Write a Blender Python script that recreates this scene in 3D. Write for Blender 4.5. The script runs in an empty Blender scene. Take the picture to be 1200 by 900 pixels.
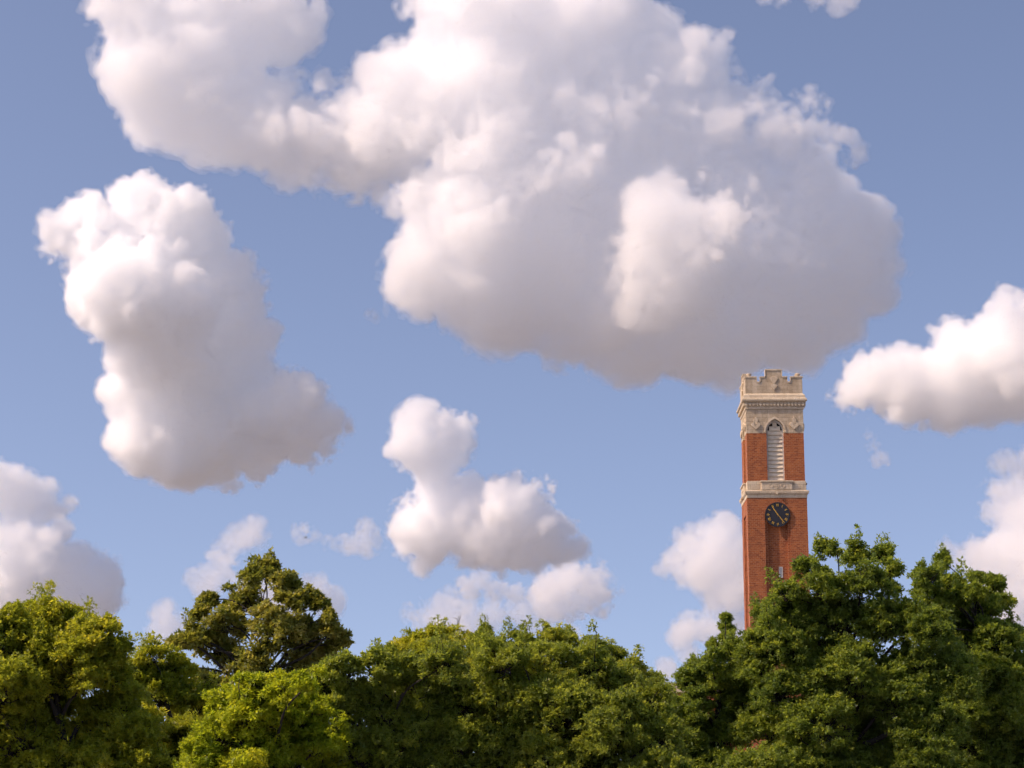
import bpy, math, random
import numpy as np
from mathutils import Vector, Matrix

S = bpy.context.scene
COL = S.collection
R = math.radians

# ------------------------------------------------------------------ camera
F = 2370.0                      # focal length in photo pixels (photo 1200 x 900)
PITCH = math.atan(510.0 / F)    # horizon below the frame, camera at eye level on the lawn
CAM = np.array([0.0, 0.0, 1.7])
cd = bpy.data.cameras.new('camera')
cd.sensor_width = 36.0
cd.lens = 36.0 * F / 1200.0
cd.clip_start = 0.5
cd.clip_end = 60000.0
cam = bpy.data.objects.new('camera', cd)
cam.location = CAM
cam.rotation_euler = (math.pi / 2 + PITCH, 0, 0)
COL.objects.link(cam)
S.camera = cam

# ------------------------------------------------------------------ light
SUN_AZ = math.atan2(-1.0, -0.30)          # direction to the sun, from +Y towards +X
SUN_EL = R(43)
to_sun = Vector((math.sin(SUN_AZ) * math.cos(SUN_EL), math.cos(SUN_AZ) * math.cos(SUN_EL), math.sin(SUN_EL)))
sl = bpy.data.lights.new('sun', 'SUN')
sl.energy = 4.0
sl.angle = R(0.5)
sl.color = (1.0, 0.78, 0.615)
so = bpy.data.objects.new('sun', sl)
so.rotation_euler = to_sun.to_track_quat('Z', 'Y').to_euler()
COL.objects.link(so)

SKY_SAT, SKY_WB = 0.93, (1.22, 1.04, 1.0)
w = bpy.data.worlds.new('World')
S.world = w
w.use_nodes = True
nt = w.node_tree
bg = nt.nodes['Background']
sky = nt.nodes.new('ShaderNodeTexSky')
sky.sky_type = 'NISHITA'
sky.sun_disc = False
sky.sun_elevation = SUN_EL
sky.sun_rotation = SUN_AZ
sky.altitude = 150
sky.air_density = 0.8
sky.dust_density = 1.4
sky.ozone_density = 3.0
L_ = nt.links.new
tcw = nt.nodes.new('ShaderNodeTexCoord')
lift = nt.nodes.new('ShaderNodeVectorMath'); lift.operation = 'ADD'; lift.inputs[1].default_value = (0, 0, .11)   # thin out the murky band at the horizon
L_(tcw.outputs['Generated'], lift.inputs[0])
L_(lift.outputs[0], sky.inputs[0])
hs = nt.nodes.new('ShaderNodeHueSaturation'); hs.inputs['Saturation'].default_value = SKY_SAT
L_(sky.outputs[0], hs.inputs['Color'])
wb = nt.nodes.new('ShaderNodeMix'); wb.data_type = 'RGBA'; wb.blend_type = 'MULTIPLY'; wb.inputs[0].default_value = 1.0
L_(hs.outputs[0], wb.inputs[6]); wb.inputs[7].default_value = (*SKY_WB, 1)      # the photograph's warm white balance
L_(wb.outputs[2], bg.inputs[0])
bg.inputs[1].default_value = 0.15

S.view_settings.view_transform = 'Standard'
S.view_settings.look = 'None'
S.view_settings.exposure = 0.2
S.view_settings.gamma = 1.0
S.view_settings.use_curve_mapping = False
S.render.engine = 'CYCLES'
cy = S.cycles
cy.use_denoising = True
cy.use_adaptive_sampling = True
cy.adaptive_threshold = 0.05
cy.adaptive_min_samples = 12
cy.max_bounces = 56
cy.diffuse_bounces = 6
cy.glossy_bounces = 2
cy.transmission_bounces = 8
cy.volume_bounces = 56
cy.transparent_max_bounces = 64
cy.sample_clamp_indirect = 6.0
cy.caustics_reflective = False
cy.caustics_refractive = False

# ------------------------------------------------------------------ helpers
CP, SP = math.cos(PITCH), math.sin(PITCH)
def ray(px, py):
    """unit direction through a photo pixel"""
    x, u = (px - 600.0) / F, (450.0 - py) / F
    d = np.array([x, CP - u * SP, SP + u * CP])
    return d / np.linalg.norm(d)
def at(px, py, Y):
    """point on the ground-plan depth Y seen through a photo pixel"""
    d = ray(px, py)
    return CAM + d * (Y / d[1])

def mat(name):
    m = bpy.data.materials.new(name)
    m.use_nodes = True
    return m, m.node_tree, m.node_tree.nodes['Principled BSDF']

def link(name, me, parent=None, m=None):
    o = bpy.data.objects.new(name, me)
    COL.objects.link(o)
    if parent is not None:
        o.parent = parent
    if m is not None:
        for q in (m if isinstance(m, (list, tuple)) else [m]):
            me.materials.append(q)
    return o

def tag(o, label=None, cat=None, group=None, kind=None):
    if label: o['label'] = label
    if cat: o['category'] = cat
    if group: o['group'] = group
    if kind: o['kind'] = kind
    return o

def empty(name, loc=(0, 0, 0), rz=0.0):
    o = bpy.data.objects.new(name, None)
    o.location = loc
    o.rotation_euler = (0, 0, rz)
    COL.objects.link(o)
    return o

def np_mesh(name, V, faces, mat_idx=None, smooth=False):
    """mesh from an (n,3) vertex array and an (m,k) face array"""
    me = bpy.data.meshes.new(name)
    V = np.ascontiguousarray(V, dtype=np.float32)
    faces = np.ascontiguousarray(faces, dtype=np.int32)
    k = faces.shape[1]
    me.vertices.add(len(V)); me.vertices.foreach_set('co', V.ravel())
    me.loops.add(faces.size); me.loops.foreach_set('vertex_index', faces.ravel())
    me.polygons.add(len(faces))
    me.polygons.foreach_set('loop_start', np.arange(0, faces.size, k, dtype=np.int32))
    if mat_idx is not None:
        me.polygons.foreach_set('material_index', np.ascontiguousarray(mat_idx, dtype=np.int32))
    if smooth:
        me.polygons.foreach_set('use_smooth', np.ones(len(faces), dtype=bool))
    me.update(calc_edges=True)
    return me
# ------------------------------------------------------------------ clouds
def upmat(n_out, n_in):
    """cubic B-spline interpolation matrix from n_in lattice values to n_out samples"""
    x = np.linspace(1.0, n_in - 2.001, n_out)
    i = np.floor(x).astype(int); f = x - i
    M = np.zeros((n_out, n_in), dtype=np.float32)
    r = np.arange(n_out)
    M[r, i - 1] = (1 - f) ** 3 / 6
    M[r, i] = (3 * f ** 3 - 6 * f ** 2 + 4) / 6
    M[r, i + 1] = (-3 * f ** 3 + 3 * f ** 2 + 3 * f + 1) / 6
    M[r, np.minimum(i + 2, n_in - 1)] += f ** 3 / 6
    return M
def noise3(shape, cell, rng):
    """smooth noise, about unit variance, feature size `cell` voxels"""
    ns = [max(4, int(math.ceil(s / cell)) + 4) for s in shape]
    L = rng.standard_normal(ns).astype(np.float32) * 1.9
    A, B, C = [upmat(s, n) for s, n in zip(shape, ns)]
    t = np.tensordot(A, L, (1, 0))
    t = np.einsum('yb,xbc->xyc', B, t, optimize=True)
    return np.matmul(t, C.T)

CORN = np.array([(i, j, k) for i in (0, 1) for j in (0, 1) for k in (0, 1)])
EDG = [(a, b) for a in range(8) for b in range(a + 1, 8) if np.abs(CORN[a] - CORN[b]).sum() == 1]
def surface_nets(Fd):
    """closed quad surface of Fd > 0 (vertices in voxel units)"""
    ins = Fd > 0
    cnt = np.zeros([s - 1 for s in Fd.shape], dtype=np.int8)
    for c in CORN:
        cnt += ins[c[0]:ins.shape[0] - 1 + c[0], c[1]:ins.shape[1] - 1 + c[1], c[2]:ins.shape[2] - 1 + c[2]]
    act = (cnt > 0) & (cnt < 8)
    I = np.argwhere(act)
    vals = np.stack([Fd[I[:, 0] + c[0], I[:, 1] + c[1], I[:, 2] + c[2]] for c in CORN], 1)
    acc = np.zeros((len(I), 3), dtype=np.float32); n = np.zeros(len(I), dtype=np.float32)
    for a, b in EDG:
        va, vb = vals[:, a], vals[:, b]
        cr = (va > 0) != (vb > 0)
        t = np.where(cr, va / np.where(cr, va - vb, 1), 0)
        acc += cr[:, None] * (CORN[a] + t[:, None] * (CORN[b] - CORN[a]))
        n += cr
    V = I + acc / n[:, None]
    idx = np.full(act.shape, -1, dtype=np.int32)
    idx[act] = np.arange(len(I))
    Q = []
    for ax in range(3):
        s0 = [slice(None)] * 3; s1 = [slice(None)] * 3
        s0[ax] = slice(0, -1); s1[ax] = slice(1, None)
        e = ins[tuple(s0)] != ins[tuple(s1)]
        E = np.argwhere(e)
        u, v = [(1, 2), (2, 0), (0, 1)][ax]
        ok = (E[:, u] > 0) & (E[:, v] > 0) & (E[:, u] < Fd.shape[u] - 1) & (E[:, v] < Fd.shape[v] - 1)
        E = E[ok]
        def cell(du, dv):
            c = E.copy(); c[:, u] -= du; c[:, v] -= dv
            return idx[c[:, 0], c[:, 1], c[:, 2]]
        q = np.stack([cell(0, 0), cell(1, 0), cell(1, 1), cell(0, 1)], 1)
        flip = ins[E[:, 0], E[:, 1], E[:, 2]]
        q[~flip] = q[~flip][:, ::-1]
        Q.append(q)
    return V, np.concatenate(Q)

def vol_mat(name, density, col=(1.0, .976, .948), g=0.0):
    m = bpy.data.materials.new(name)
    m.use_nodes = True
    t = m.node_tree
    t.nodes.clear()
    out = t.nodes.new('ShaderNodeOutputMaterial')
    vs = t.nodes.new('ShaderNodeVolumeScatter')
    vs.inputs['Color'].default_value = (*col, 1)
    vs.inputs['Density'].default_value = density
    vs.inputs['Anisotropy'].default_value = g
    t.links.new(vs.outputs[0], out.inputs['Volume'])
    return m

def cloud(label, blobs, D, seed, vox=2.2, isos=((-4, .014), (1, .045), (7, .03)), amp=1.5, sc=1.0, depth=0.9, bias=9.0, group='cumulus clouds in the sky', g=0.35, loose=0.1):
    """blobs: (px, py, radius px [, depth offset px]); D: distance of the cloud in metres; sc: size of its billows"""
    rng = np.random.default_rng(seed)
    B = np.array([(b[0], b[1], b[2], b[3] if len(b) > 3 else rng.normal(0, .25) * b[2]) for b in blobs], float)
    cx, cyy = (B[:, 0].min() + B[:, 0].max()) / 2, (B[:, 1].min() + B[:, 1].max()) / 2
    # local frame square to the line of sight at the cloud's middle: x right, y away, z up (photo pixels as unit)
    P = np.stack([B[:, 0] - cx, B[:, 3], cyy - B[:, 1]], 1)
    rad = B[:, 2] * (1.0 if sc == 1 else 1.12)
    pp, rr = [P], [rad]
    for nb, fr, jit in ((11, .44, .35), (11, .42, .45), (9, .42, .5)):   # puffs budding from the big lumps, and smaller ones from those
        src, sr = pp[-1], rr[-1]
        kk = np.arange(nb) + .5
        ph = np.arccos(1 - 2 * kk / nb); th = np.pi * (1 + 5 ** .5) * kk
        fib = np.stack([np.cos(th) * np.sin(ph), np.sin(th) * np.sin(ph), np.cos(ph)], 1)
        rot = rng.uniform(0, 2 * np.pi, len(src)); c_, s_ = np.cos(rot), np.sin(rot)
        dirs = np.stack([fib[None, :, 0] * c_[:, None] - fib[None, :, 1] * s_[:, None], fib[None, :, 0] * s_[:, None] + fib[None, :, 1] * c_[:, None], np.repeat(fib[None, :, 2], len(src), 0)], 2)
        dirs = dirs + rng.normal(0, jit, dirs.shape); dirs /= np.linalg.norm(dirs, axis=2, keepdims=True)
        q = src[:, None] + dirs * (sr[:, None, None] * rng.uniform(.74, .98, (len(src), nb, 1)))
        r2 = sr[:, None] * fr * rng.uniform(.6, 1.15, (len(src), nb))
        pp.append(q.reshape(-1, 3)); rr.append(r2.ravel())
        # buds buried inside another lump show nothing
        bur = np.zeros(len(pp[-1]), bool)
        for p0, r0 in zip(P, B[:, 2]): bur |= (np.linalg.norm(pp[-1] - p0, axis=1) + rr[-1] * .5 < r0 * .97)
        pp[-1], rr[-1] = pp[-1][~bur], rr[-1][~bur]
    P = np.concatenate(pp); rad = np.concatenate(rr)
    keep = rad > 4.0 * sc
    P, rad = P[keep], rad[keep]
    mg = 30 * sc * amp
    lo = (P - rad[:, None]).min(0) - mg; hi = (P + rad[:, None]).max(0) + mg
    shp = [int(math.ceil(v)) for v in (hi - lo) / vox]
    Fd = np.full(shp, -60.0 * sc, dtype=np.float32)
    k = 2.0 * sc
    for p, r in zip(P, rad):                      # soft union of the lumps: distance inside, in photo pixels
        ext = r + 26 * sc
        a = np.maximum(((p - lo - ext) / vox).astype(int), 0); b = np.minimum(((p - lo + ext) / vox).astype(int) + 2, shp)
        gx, gy, gz = [((np.arange(a[i], b[i]) * vox + lo[i] - p[i]) ** 2).astype(np.float32) for i in range(3)]
        d = r - np.sqrt(gx[:, None, None] + gy[None, :, None] / depth ** 2 + gz[None, None, :])
        sub = Fd[a[0]:b[0], a[1]:b[1], a[2]:b[2]]
        h = np.clip(.5 + .5 * (d - sub) / k, 0, 1)
        sub[...] = sub + (d - sub) * h + k * h * (1 - h)
    # turbulence: broad lumps to fine shreds
    wisp = np.clip(noise3(shp, 120 * sc / vox, rng) * .5 + .5, 0, 1.6)
    near = np.clip((Fd + 22 * sc) / (14 * sc), loose, 1)
    for lam, am, kind in ((90, 7, 0), (48, 4.5, 1), (25, 4.8, 1), (13, 4.4, 1), (7.5, 3.5, 1), (4.4, 2.0, 0)):
        if lam * sc / vox < 1.5: continue
        n = noise3(shp, lam * sc / vox, rng)
        n = (np.abs(n) - .75) * 1.3 if kind else n
        Fd += (amp * am * sc) * n * (.45 + .9 * wisp) * near
    Fd += bias * sc
    Fd[[0, -1]] = -9; Fd[:, [0, -1]] = -9; Fd[:, :, [0, -1]] = -9
    s = D / F                                     # metres per photo pixel at the cloud
    d = ray(cx, cyy)
    yaw = math.atan2(-d[0], d[1]); el = math.asin(d[2])
    M = np.array(Matrix.Rotation(yaw, 3, 'Z') @ Matrix.Rotation(el, 3, 'X'))
    Vs, Fs, Ms, off = [], [], [], 0
    for i, (iso, dens) in enumerate(isos):
        V, Q = surface_nets(Fd - iso * sc)
        Vs.append(V); Fs.append(Q + off); Ms.append(np.full(len(Q), i)); off += len(V)
    V = (np.concatenate(Vs) * vox + lo) * s
    me = np_mesh('cloud', V @ M.T, np.concatenate(Fs), np.concatenate(Ms))
    print('cloud', label, shp, len(me.polygons))
    ms = [vol_mat('cloud_vapour', dens / s / sc ** .6, g=g) for iso, dens in isos]
    o = link('cloud', me, None, ms)
    o.location = CAM + d * D
    return tag(o, label, 'cloud', group)
# ------------------------------------------------------------------ ground
def bounce_ground_mat():
    m, t, b = mat('bounce_ground')
    tc = t.nodes.new('ShaderNodeTexCoord')
    n = t.nodes.new('ShaderNodeTexNoise'); n.inputs['Scale'].default_value = .08; n.inputs['Detail'].default_value = 8
    r = t.nodes.new('ShaderNodeValToRGB')
    r.color_ramp.elements[0].color = (.17, .155, .14, 1); r.color_ramp.elements[1].color = (.25, .225, .20, 1)  # unseen ground toned pale pinkish grey to bounce fill onto clouds and crowns
    t.links.new(tc.outputs['Object'], n.inputs['Vector']); t.links.new(n.outputs[0], r.inputs[0]); t.links.new(r.outputs[0], b.inputs['Base Color'])
    b.inputs['Roughness'].default_value = .9
    return m
G = 40000.0
tag(link('ground', np_mesh('ground', np.array([[-G, -G, 0], [G, -G, 0], [G, G, 0], [-G, G, 0]]), np.array([[0, 1, 2, 3]])), None, bounce_ground_mat()), kind='structure')
# ------------------------------------------------------------------ bell tower
def sn(t, kind, **kw):
    n = t.nodes.new(kind)
    for k, v in kw.items():
        n.inputs[k.replace('_', ' ')].default_value = v
    return n
def masonry(name, c1, c2, mortar, bw, bh, mort=.012, rough=.85, stain=(.6, .52, .42), stain_amt=.35):
    """coursed masonry; the wall is laid out along local x/y around the tower and z up"""
    m, t, b = mat(name)
    L = t.links.new
    tc = t.nodes.new('ShaderNodeTexCoord')
    sep = t.nodes.new('ShaderNodeSeparateXYZ'); L(tc.outputs['Object'], sep.inputs[0])
    add = t.nodes.new('ShaderNodeMath'); add.operation = 'ADD'; L(sep.outputs[0], add.inputs[0]); L(sep.outputs[1], add.inputs[1])
    cmb = t.nodes.new('ShaderNodeCombineXYZ'); L(add.outputs[0], cmb.inputs[0]); L(sep.outputs[2], cmb.inputs[1])
    br = sn(t, 'ShaderNodeTexBrick', Scale=1.0, Mortar_Size=mort, Bias=0.0, Brick_Width=bw, Row_Height=bh)
    br.inputs['Color1'].default_value = (*c1, 1); br.inputs['Color2'].default_value = (*c2, 1); br.inputs['Mortar'].default_value = (*mortar, 1)
    L(cmb.outputs[0], br.inputs['Vector'])
    # weathering: streaks running down and broad patches
    mp = t.nodes.new('ShaderNodeMapping'); mp.inputs['Scale'].default_value = (1.1, 1.1, .16); L(tc.outputs['Object'], mp.inputs['Vector'])
    n1 = sn(t, 'ShaderNodeTexNoise', Scale=1.3, Detail=7.0, Roughness=.65); L(mp.outputs[0], n1.inputs['Vector'])
    n2 = sn(t, 'ShaderNodeTexNoise', Scale=2.6, Detail=8.0, Roughness=.7); L(tc.outputs['Object'], n2.inputs['Vector'])
    mul = t.nodes.new('ShaderNodeMath'); mul.operation = 'MULTIPLY'; L(n1.outputs[0], mul.inputs[0]); L(n2.outputs[0], mul.inputs[1])
    rg = t.nodes.new('ShaderNodeMapRange'); rg.inputs[1].default_value = .16; rg.inputs[2].default_value = .38; rg.inputs[3].default_value = stain_amt; rg.inputs[4].default_value = 0
    L(mul.outputs[0], rg.inputs[0])
    mx = t.nodes.new('ShaderNodeMix'); mx.data_type = 'RGBA'; mx.blend_type = 'MULTIPLY'
    L(rg.outputs[0], mx.inputs[0]); L(br.outputs[0], mx.inputs[6]); mx.inputs[7].default_value = (*stain, 1)
    L(mx.outputs[2], b.inputs['Base Color'])
    bp = sn(t, 'ShaderNodeBump', Strength=.5, Distance=.02); L(n2.outputs[0], bp.inputs['Height']); L(bp.outputs[0], b.inputs['Normal'])
    b.inputs['Roughness'].default_value = rough
    return m
def plain(name, c, rough=.6, metal=0.0, var=.12):
    m, t, b = mat(name)
    tc = t.nodes.new('ShaderNodeTexCoord')
    n = sn(t, 'ShaderNodeTexNoise', Scale=3.0, Detail=6.0); t.links.new(tc.outputs['Object'], n.inputs['Vector'])
    r = t.nodes.new('ShaderNodeValToRGB')
    r.color_ramp.elements[0].position = .3; r.color_ramp.elements[1].position = .7
    r.color_ramp.elements[0].color = (*[v * (1 - var) for v in c], 1); r.color_ramp.elements[1].color = (*[v * (1 + var) for v in c], 1)
    t.links.new(n.outputs[0], r.inputs[0]); t.links.new(r.outputs[0], b.inputs['Base Color'])
    b.inputs['Roughness'].default_value = rough; b.inputs['Metallic'].default_value = metal
    return m
BRICK = masonry('red_brick', (.43, .128, .034), (.265, .068, .020), (.42, .21, .11), .46, .2, .016, stain=(.62, .55, .5), stain_amt=.6)
STONE = masonry('limestone', (.64, .53, .385), (.54, .44, .31), (.30, .25, .18), 1.15, .46, .012, stain=(.50, .42, .32), stain_amt=.6)
TRIM = masonry('trim_limestone', (.70, .59, .43), (.63, .52, .375), (.33, .27, .19), 1.4, .9, .012, stain=(.55, .46, .35), stain_amt=.45)
SLATE = plain('roof_slate', (.16, .15, .15), .7)
LOUVRE = plain('painted_louvre', (.74, .64, .47), .6)
BLACK = plain('black_iron', (.018, .018, .024), .5)
GOLD = plain('gilt', (.62, .36, .05), .45, .3)
GLASS = plain('window_glass', (.05, .06, .075), .08)
DARKIN = plain('dark_interior', (.02, .018, .016), .9)
FRAMEM = plain('painted_frame', (.55, .52, .46), .6)

class MB:
    """collects solids into one mesh"""
    def __init__(self): self.v, self.f = [], []
    def poly(self, pts, faces):
        o = len(self.v); self.v += [tuple(p) for p in pts]; self.f += [tuple(i + o for i in f) for f in faces]
    def box(self, x0, x1, y0, y1, z0, z1):
        self.poly([(x0, y0, z0), (x1, y0, z0), (x1, y1, z0), (x0, y1, z0), (x0, y0, z1), (x1, y0, z1), (x1, y1, z1), (x0, y1, z1)],
                  [(3, 2, 1, 0), (4, 5, 6, 7), (0, 1, 5, 4), (1, 2, 6, 5), (2, 3, 7, 6), (3, 0, 4, 7)])
    def ring(self, prof):
        """square ring stack: list of (half width, z); closed at both ends"""
        o = len(self.v)
        for h, z in prof: self.v += [(-h, -h, z), (h, -h, z), (h, h, z), (-h, h, z)]
        n = len(prof)
        for i in range(n - 1):
            for k in range(4):
                a, b = o + 4 * i + k, o + 4 * i + (k + 1) % 4
                self.f.append((a, b, b + 4, a + 4))
        self.f.append((o + 3, o + 2, o + 1, o)); e = o + 4 * (n - 1); self.f.append((e, e + 1, e + 2, e + 3))
    def prism(self, pts, y0, y1):
        """outline in x,z (counter-clockwise seen from -y) extruded from y0 (front) to y1"""
        n = len(pts)
        P = [(x, y0, z) for x, z in pts] + [(x, y1, z) for x, z in pts]
        self.poly(P, [tuple(range(n)), tuple(range(2 * n - 1, n - 1, -1))] + [(i, i + n, (i + 1) % n + n, (i + 1) % n) for i in range(n)])
    def disc(self, cx, cz, r, y0, y1, n=40, r2=None):
        pts = [(cx + r * math.cos(2 * math.pi * k / n), cz + r * math.sin(2 * math.pi * k / n)) for k in range(n)]
        self.prism(pts, y0, y1)
    def torus_ring(self, cx, cz, r0, r1, y0, y1, n=48):
        o = len(self.v)
        for k in range(n):
            c, s = math.cos(2 * math.pi * k / n), math.sin(2 * math.pi * k / n)
            self.v += [(cx + r0 * c, y0, cz + r0 * s), (cx + r1 * c, y0, cz + r1 * s), (cx + r1 * c, y1, cz + r1 * s), (cx + r0 * c, y1, cz + r0 * s)]
        for k in range(n):
            a, b = o + 4 * k, o + 4 * ((k + 1) % n)
            for i in range(4):
                j = (i + 1) % 4
                self.f.append((a + i, a + j, b + j, b + i))
    def lathe(self, cx, cyv, prof, n=12):
        o = len(self.v)
        for r, z in prof: self.v += [(cx + r * math.cos(2 * math.pi * k / n), cyv + r * math.sin(2 * math.pi * k / n), z) for k in range(n)]
        for i in range(len(prof) - 1):
            for k in range(n):
                a, b = o + i * n + k, o + i * n + (k + 1) % n
                self.f.append((a, b, b + n, a + n))
        self.f.append(tuple(o + (len(prof) - 1) * n + k for k in range(n)))
    def turn4(self, fn):
        """the same pieces on all four faces"""
        for q in range(4):
            s = MB(); fn(s, q)
            c, n = [(1, 0), (0, 1), (-1, 0), (0, -1)][q]
            self.poly([(x * c - y * n, x * n + y * c, z) for x, y, z in s.v], s.f)
    def build(self, name, m, parent=None, bevel=0.0):
        me = bpy.data.meshes.new(name)
        me.from_pydata(self.v, [], self.f); me.update()
        if bevel:
            import bmesh
            bm = bmesh.new(); bm.from_mesh(me)
            bmesh.ops.remove_doubles(bm, verts=bm.verts, dist=1e-5)
            bmesh.ops.bevel(bm, geom=[e for e in bm.edges if len(e.link_faces) == 2 and e.calc_face_angle(0) > .6], offset=bevel, segments=1, affect='EDGES', clamp_overlap=True)
            bm.to_mesh(me); bm.free()
        return link(name, me, parent, m)

TY = 226.0                                   # plan distance of the tower's front face
def zr(row, px=910.0): return float(at(px, row, TY)[2])
T_RZ = -R(1.2)
fc = at(911.6, 620, TY)                      # middle of the front face
HW = 3.37                                    # half width of the shaft
tower = empty('bell_tower', (fc[0] + HW * math.sin(-T_RZ), TY + HW * math.cos(T_RZ), 0), T_RZ)
tag(tower, 'tall red brick bell tower with limestone battlements and a black clock', 'bell tower')

# shaft: solid core set back, corner piers and stepped recess on each face
z_belt = zr(583.6); z_rec = zr(601)
shaft = MB()
def shaft_face(s, q):
    yf = -HW
    w1, w2, d1, d2 = 1.43, 1.10, .16, .52
    s.poly([(-HW, yf, 0), (-w1, yf, 0), (-w1, yf, z_belt), (-HW, yf, z_belt)], [(0, 1, 2, 3)])
    s.poly([(w1, yf, 0), (HW, yf, 0), (HW, yf, z_belt), (w1, yf, z_belt)], [(0, 1, 2, 3)])
    s.poly([(-w1, yf, z_rec), (w1, yf, z_rec), (w1, yf, z_belt), (-w1, yf, z_belt)], [(0, 1, 2, 3)])
    for a, b, y0, y1, zt0 in ((w1, w2, yf, yf + d1, z_rec), (w2, w2, yf + d1, yf + d2, z_rec - .35)):
        # reveals left, right and top, then the step's floor
        s.poly([(-a, y0, 0), (-a, y1, 0), (-a, y1, zt0), (-a, y0, zt0)], [(0, 1, 2, 3)])
        s.poly([(a, y1, 0), (a, y0, 0), (a, y0, zt0), (a, y1, zt0)], [(0, 1, 2, 3)])
        s.poly([(-a, y0, zt0), (-a, y1, zt0), (a, y1, zt0), (a, y0, zt0)], [(0, 1, 2, 3)])
    y1 = yf + d1
    s.poly([(-w1, y1, 0), (-w2, y1, 0), (-w2, y1, z_rec), (-w1, y1, z_rec)], [(0, 1, 2, 3)])
    s.poly([(w2, y1, 0), (w1, y1, 0), (w1, y1, z_rec), (w2, y1, z_rec)], [(0, 1, 2, 3)])
    s.poly([(-w2, y1, z_rec - .35), (w2, y1, z_rec - .35), (w2, y1, z_rec), (-w2, y1, z_rec)], [(0, 1, 2, 3)])
    y2 = yf + d2
    s.poly([(-w2, y2, 0), (w2, y2, 0), (w2, y2, z_rec - .35), (-w2, y2, z_rec - .35)], [(0, 1, 2, 3)])
shaft.turn4(shaft_face)
shaft.build('shaft', BRICK, tower)
# slit windows in the recess
for q in range(4):
    for zc in (zr(670), zr(760), zr(850)):
        fr = MB()
        yb = -HW + .52
        x0, x1, z0, z1 = .10, .42, zc - .55, zc + .55
        fr.box(x0 - .06, x0, yb - .05, yb + .02, z0 - .06, z1 + .06); fr.box(x1, x1 + .06, yb - .05, yb + .02, z0 - .06, z1 + .06)
        fr.box(x0, x1, yb - .05, yb + .02, z1, z1 + .06); fr.box(x0, x1, yb - .07, yb + .02, z0 - .06, z0)
        wn = fr.build('slit_window', FRAMEM, tower)
        wn.rotation_euler.z = q * math.pi / 2
        pn = MB(); pn.box(x0 + .002, x1 - .002, yb - .02, yb - .004, z0 + .002, z1 - .002)
        pn.build('pane', plain('pale_pane', (.30, .31, .34), .4) if q == 0 and zc == zr(670) else GLASS, wn)  # uppermost front pane is pale grey blue, the others dark

# belt course
z_sill = zr(563.4)
belt = MB()
belt.ring([(HW + .03, z_belt - .002), (3.42, z_belt + .06), (3.42, zr(580)), (3.52, zr(579)), (3.60, zr(577.8)), (3.62, zr(575.4)), (3.50, zr(574.9)), (3.31, zr(574.2)), (3.31, z_sill)])
belt.build('belt_course', TRIM, tower, .02)
def bal_face(s):
    y = -3.31
    s.box(-1.72, 1.72, y - .24, y + .05, zr(574.2) + .01, z_sill - .16)
    s.box(-1.84, 1.84, y - .34, y + .05, z_sill - .16, z_sill + .012)
    for k in (-.66, 0, .66): s.torus_ring(k, (zr(574.2) + z_sill) / 2 - .06, .17, .27, y - .29, y - .235, 16)
    for k in (-.66, 0, .66): s.disc(k, (zr(574.2) + z_sill) / 2 - .06, .09, y - .275, y - .235, 10)
for q in range(4):
    p = MB(); bal_face(p); p.build('sill_panel', TRIM, tower, .015).rotation_euler.z = q * math.pi / 2
    p = MB(); p.prism([(-.13, zr(579.2)), (0, zr(580.2)), (.13, zr(579.2)), (.13, zr(577.2)), (-.13, zr(577.2))], -3.72, -3.45)
    p.build('carved_boss', TRIM, tower).rotation_euler.z = q * math.pi / 2
    for k in (-2.5, 2.5):
        p = MB(); p.box(k - .5, k + .5, -3.34, -3.29, zr(573), z_sill - .25); p.build('belt_panel', TRIM, tower).rotation_euler.z = q * math.pi / 2

# belfry: brick with louvred pointed openings
BH = 3.235
z_fr = zr(507.2); z_co = zr(479.4)
OW = .985; z_sp = zr(503.5); z_ap = zr(491.4)
def arch(hw, ap, n=8, zs=None):
    """right-to-left outline of a low pointed arch over half width hw"""
    zs = z_sp if zs is None else zs
    rise = ap - zs
    Rr = (hw * hw + rise * rise) / (2 * hw)
    P = []
    a1 = math.asin(min(1, rise / Rr))
    for k in range(n + 1):
        a = a1 * k / n
        P.append((hw - Rr + Rr * math.cos(a), zs + Rr * math.sin(a)))
    return P + [(-x, z) for x, z in P[-2::-1]]
def wall_face(s, y, half, z0, z1, opening):
    """front wall with an opening: left, right and the part over the arch"""
    hw = max(x for x, z in opening)
    s.poly([(-half, y, z0), (-hw, y, z0), (-hw, y, z1), (-half, y, z1)], [(0, 1, 2, 3)])
    s.poly([(hw, y, z0), (half, y, z0), (half, y, z1), (hw, y, z1)], [(0, 1, 2, 3)])
    top = [p for p in opening if p[1] >= z0 - 1e-6]
    for (xa, za), (xb, zb) in zip(top[:-1], top[1:]):
        s.poly([(xb, y, zb), (xa, y, za), (xa, y, z1), (xb, y, z1)], [(0, 1, 2, 3)])
brick = MB()
def belfry_face(s, q):
    y = -BH
    for x0, x1 in ((-BH, -OW), (OW, BH)):
        s.poly([(x0, y, z_sill), (x1, y, z_sill), (x1, y, z_fr), (x0, y, z_fr)], [(0, 1, 2, 3)])
    for x in (-OW, OW):
        p = [(x, y, z_sill), (x, y + .55, z_sill), (x, y + .55, z_fr), (x, y, z_fr)]
        s.poly(p, [(0, 1, 2, 3) if x < 0 else (3, 2, 1, 0)])
brick.turn4(belfry_face)
brick.build('belfry_wall', BRICK, tower)
frz = MB()
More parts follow.
